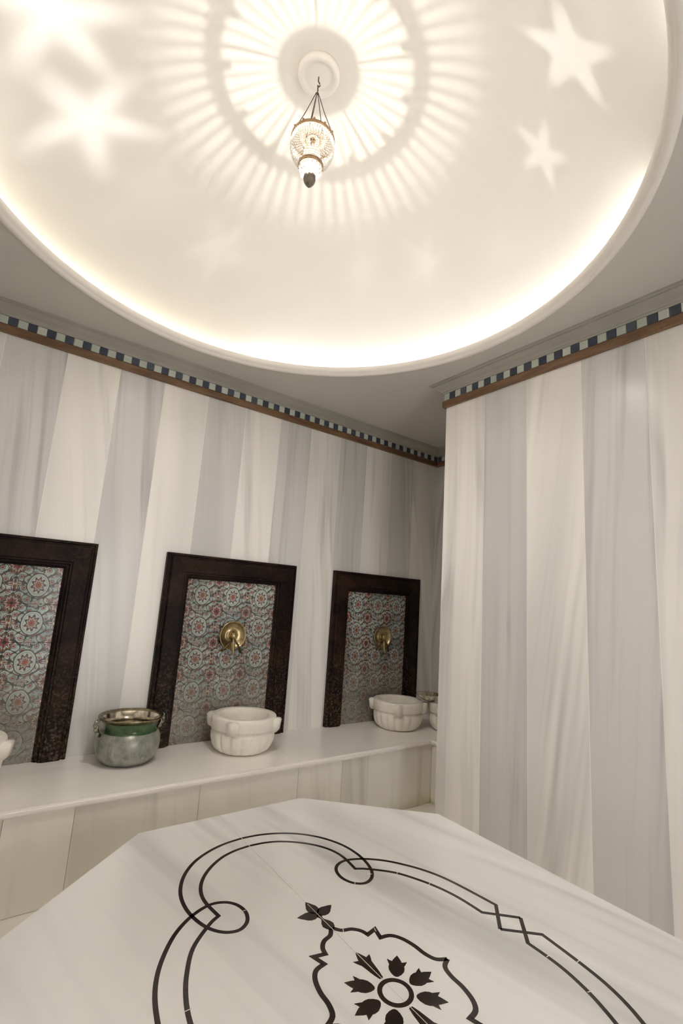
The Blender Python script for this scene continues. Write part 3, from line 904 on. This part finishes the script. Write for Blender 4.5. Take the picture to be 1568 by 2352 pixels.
# strings from the lower band to the finial
for k in range(16):
    a = 2*PI*k/16
    bm = bmesh.new()
    for i in range(5):
        t = (i + 0.5)/5
        r = (1 - t)*RB2 + t*0.026 + 0.006*math.sin(PI*t); z = ZB2 - 0.034*t
        bmesh.ops.create_icosphere(bm, subdivisions=1, radius=0.0042, matrix=Matrix.Translation((r*math.cos(a), r*math.sin(a), z)))
    link('bead_string', mesh_of('bead_string', bm, True), M['bead'], lant)
lathe('finial', [(0.0, -0.232), (0.003, -0.230), (0.005, -0.224), (0.014, -0.218), (0.023, -0.204), (0.0275, -0.188), (0.026, -0.174), (0.018, -0.166), (0.0, -0.164)], M['finial'], lant, 32)
bmb = bmesh.new(); bmesh.ops.create_uvsphere(bmb, u_segments=16, v_segments=12, radius=0.013)
link('bulb', mesh_of('bulb', bmb, True), M['bulb'], lant, (0, 0, -0.088))
lathe('lamp_cup', [(0.036, -0.0545), (0.037, -0.075), (0.035, -0.100), (0.026, -0.118), (0.012, -0.124), (0.0, -0.124), (0.0, -0.122), (0.011, -0.122), (0.025, -0.116), (0.034, -0.099), (0.0355, -0.075), (0.0350, -0.0545)], M['lamp_glass'], lant, 32)
# suspension: five chains from the band to a ring, a chain up to the hook
RINGZ = 0.262
for k in range(5):
    a = 2*PI*k/5 + 0.3
    tube('chain', [(RB1*math.cos(a), RB1*math.sin(a), 0.014), (0.5*RB1*math.cos(a), 0.5*RB1*math.sin(a), 0.5*RINGZ + 0.002), (0.004*math.cos(a), 0.004*math.sin(a), RINGZ)], 0.0019, M['dark_brass'], lant, 6)
tube('chain', [(0, 0, RINGZ - 0.004), (0.002, 0, RINGZ + 0.012), (0, 0, RINGZ + 0.034)], [0.006, 0.003, 0.003], M['dark_brass'], lant, 8)
bl = bpy.data.lights.new('lantern_bulb_light', 'POINT'); bl.energy = BULB_W; bl.color = (1.0, 0.93, 0.84); bl.shadow_soft_size = 0.0037
blo = bpy.data.objects.new('lantern_bulb_light', bl); COL.objects.link(blo); blo.location = (DX, DY, LZ - 0.068)

# added fill spot inside the lantern, brightens platform, bench and walls from above
sl = bpy.data.lights.new('added_down_fill', 'SPOT'); sl.energy = DOWN_FILL_W; sl.color = (1.0, 0.955, 0.89); sl.shadow_soft_size = 0.03
sl.spot_size = 2.55; sl.spot_blend = 1.0
slo = bpy.data.objects.new('added_down_fill', sl); COL.objects.link(slo); slo.location = (DX, DY, LZ - 0.128)

# ================================================================== COVE LIGHT STRIP (behind the lip)
def led(name, a0, a1, mat, seg):
    r, z = R_LIP + 0.012, CEIL + 0.0225
    prof = [(r - 0.006, z), (r + 0.006, z), (r + 0.006, z + 0.004), (r - 0.006, z + 0.004)]
    return lathe(name, prof, mat, seg=seg, loc=(DX, DY, 0), closed=True, arc=(a0, a1), smooth=False)
def rad(d): return d*PI/180
tag(led('light_strip', rad(-47), rad(74), M['led_bright'], 60), 'bright warm light strip hidden behind the dome lip on the right', 'light strip', 'cove light strips')
tag(led('light_strip', rad(75), rad(150), M['led_dim'], 40), 'dim yellowish light strip behind the dome lip on the left', 'light strip', 'cove light strips')
tag(led('light_strip', rad(151), rad(292), M['led_bright'], 70), 'light strip behind the near side of the dome lip, above the camera', 'light strip', 'cove light strips')

# ================================================================== ADDED STAR SPOTS unseen in the cove, casting star glows on the dome
def dome_point(px, py):
    d = r2*((px - 784.0)/FPX) - u2*((py - 1176.0)/FPX) + fwd
    zs = CEIL + 0.02; rise = APEX - zs
    RS = (R_DOME**2 + rise**2)/(2*rise); c = Vector((DX, DY, APEX - RS)) - Vector((0, 0, CAM_Z))
    d.normalize(); b = d.dot(c)
    t = b + math.sqrt(max(b*b - (c.dot(c) - RS*RS), 0.0))
    return d*t + Vector((0, 0, CAM_Z))

def added_star_spot(px, py, size, soft, watt, col=(1.0, 0.97, 0.93), spin=0.0, points=5):
    p = dome_point(px, py)
    a = math.atan2(p.y - DY, p.x - DX) + PI + 0.55
    src = Vector((DX + (R_LIP + 0.02)*math.cos(a), DY + (R_LIP + 0.02)*math.sin(a), CEIL + 0.07))
    L = bpy.data.lights.new('added_star_spot', 'SPOT')
    dist = (p - src).length
    L.energy = watt*dist*dist*STAR_W; L.color = col; L.shadow_soft_size = 0.004
    L.spot_size = 2*math.atan(size*1.7/dist); L.spot_blend = 0.1
    o = bpy.data.objects.new('added_star_spot', L); COL.objects.link(o)
    o.location = src; o.rotation_euler = (p - src).to_track_quat('-Z', 'Y').to_euler()
    L.use_nodes = True; nt = L.node_tree
    e = nt.nodes['Emission']
    (x, y, z), _ = coords(nt, 'Normal')
    u, v = x/z.abs(), y/z.abs()
    r = (u*u + v*v).sqrt(); th = v.atan2(u) + spin
    k = size/dist
    edge = (th*float(points)).cos()*0.26 + (th*float(points)*2.0).cos()*0.05 + 0.74
    m = (r/(edge*k)).ramp(1.0 + soft, max(1.0 - soft, 0.0))
    nt.links.new(m.s, e.inputs['Strength'])
    return o
for args in ((1308, 122, 0.130, 0.30, 11.0, (1.0, 0.97, 0.93), 0.96), (1245, 350, 0.095, 0.40, 8.0, (1.0, 0.97, 0.94), 0.9),
             (205, 275, 0.16, 0.95, 20.0, (1.0, 0.98, 0.96), 0.2), (125, 30, 0.16, 0.95, 20.0, (1.0, 0.98, 0.96), 0.6),
             (500, 570, 0.13, 0.55, 3.6, (1.0, 0.95, 0.95), 0.0), (832, 622, 0.09, 0.70, 3.2, (1.0, 0.92, 0.97), 0.5),
             (975, 600, 0.10, 0.70, 3.8, (1.0, 0.97, 0.95), 0.1), (1150, 565, 0.09, 0.5, 1.6, (1.0, 0.97, 0.95), 0.8),
             (345, 440, 0.16, 0.5, 1.4, (1.0, 0.97, 0.95), 0.3), (1385, 60, 0.09, 0.5, 2.0, (0.95, 0.97, 1.0), 0.3)):
    added_star_spot(*args)
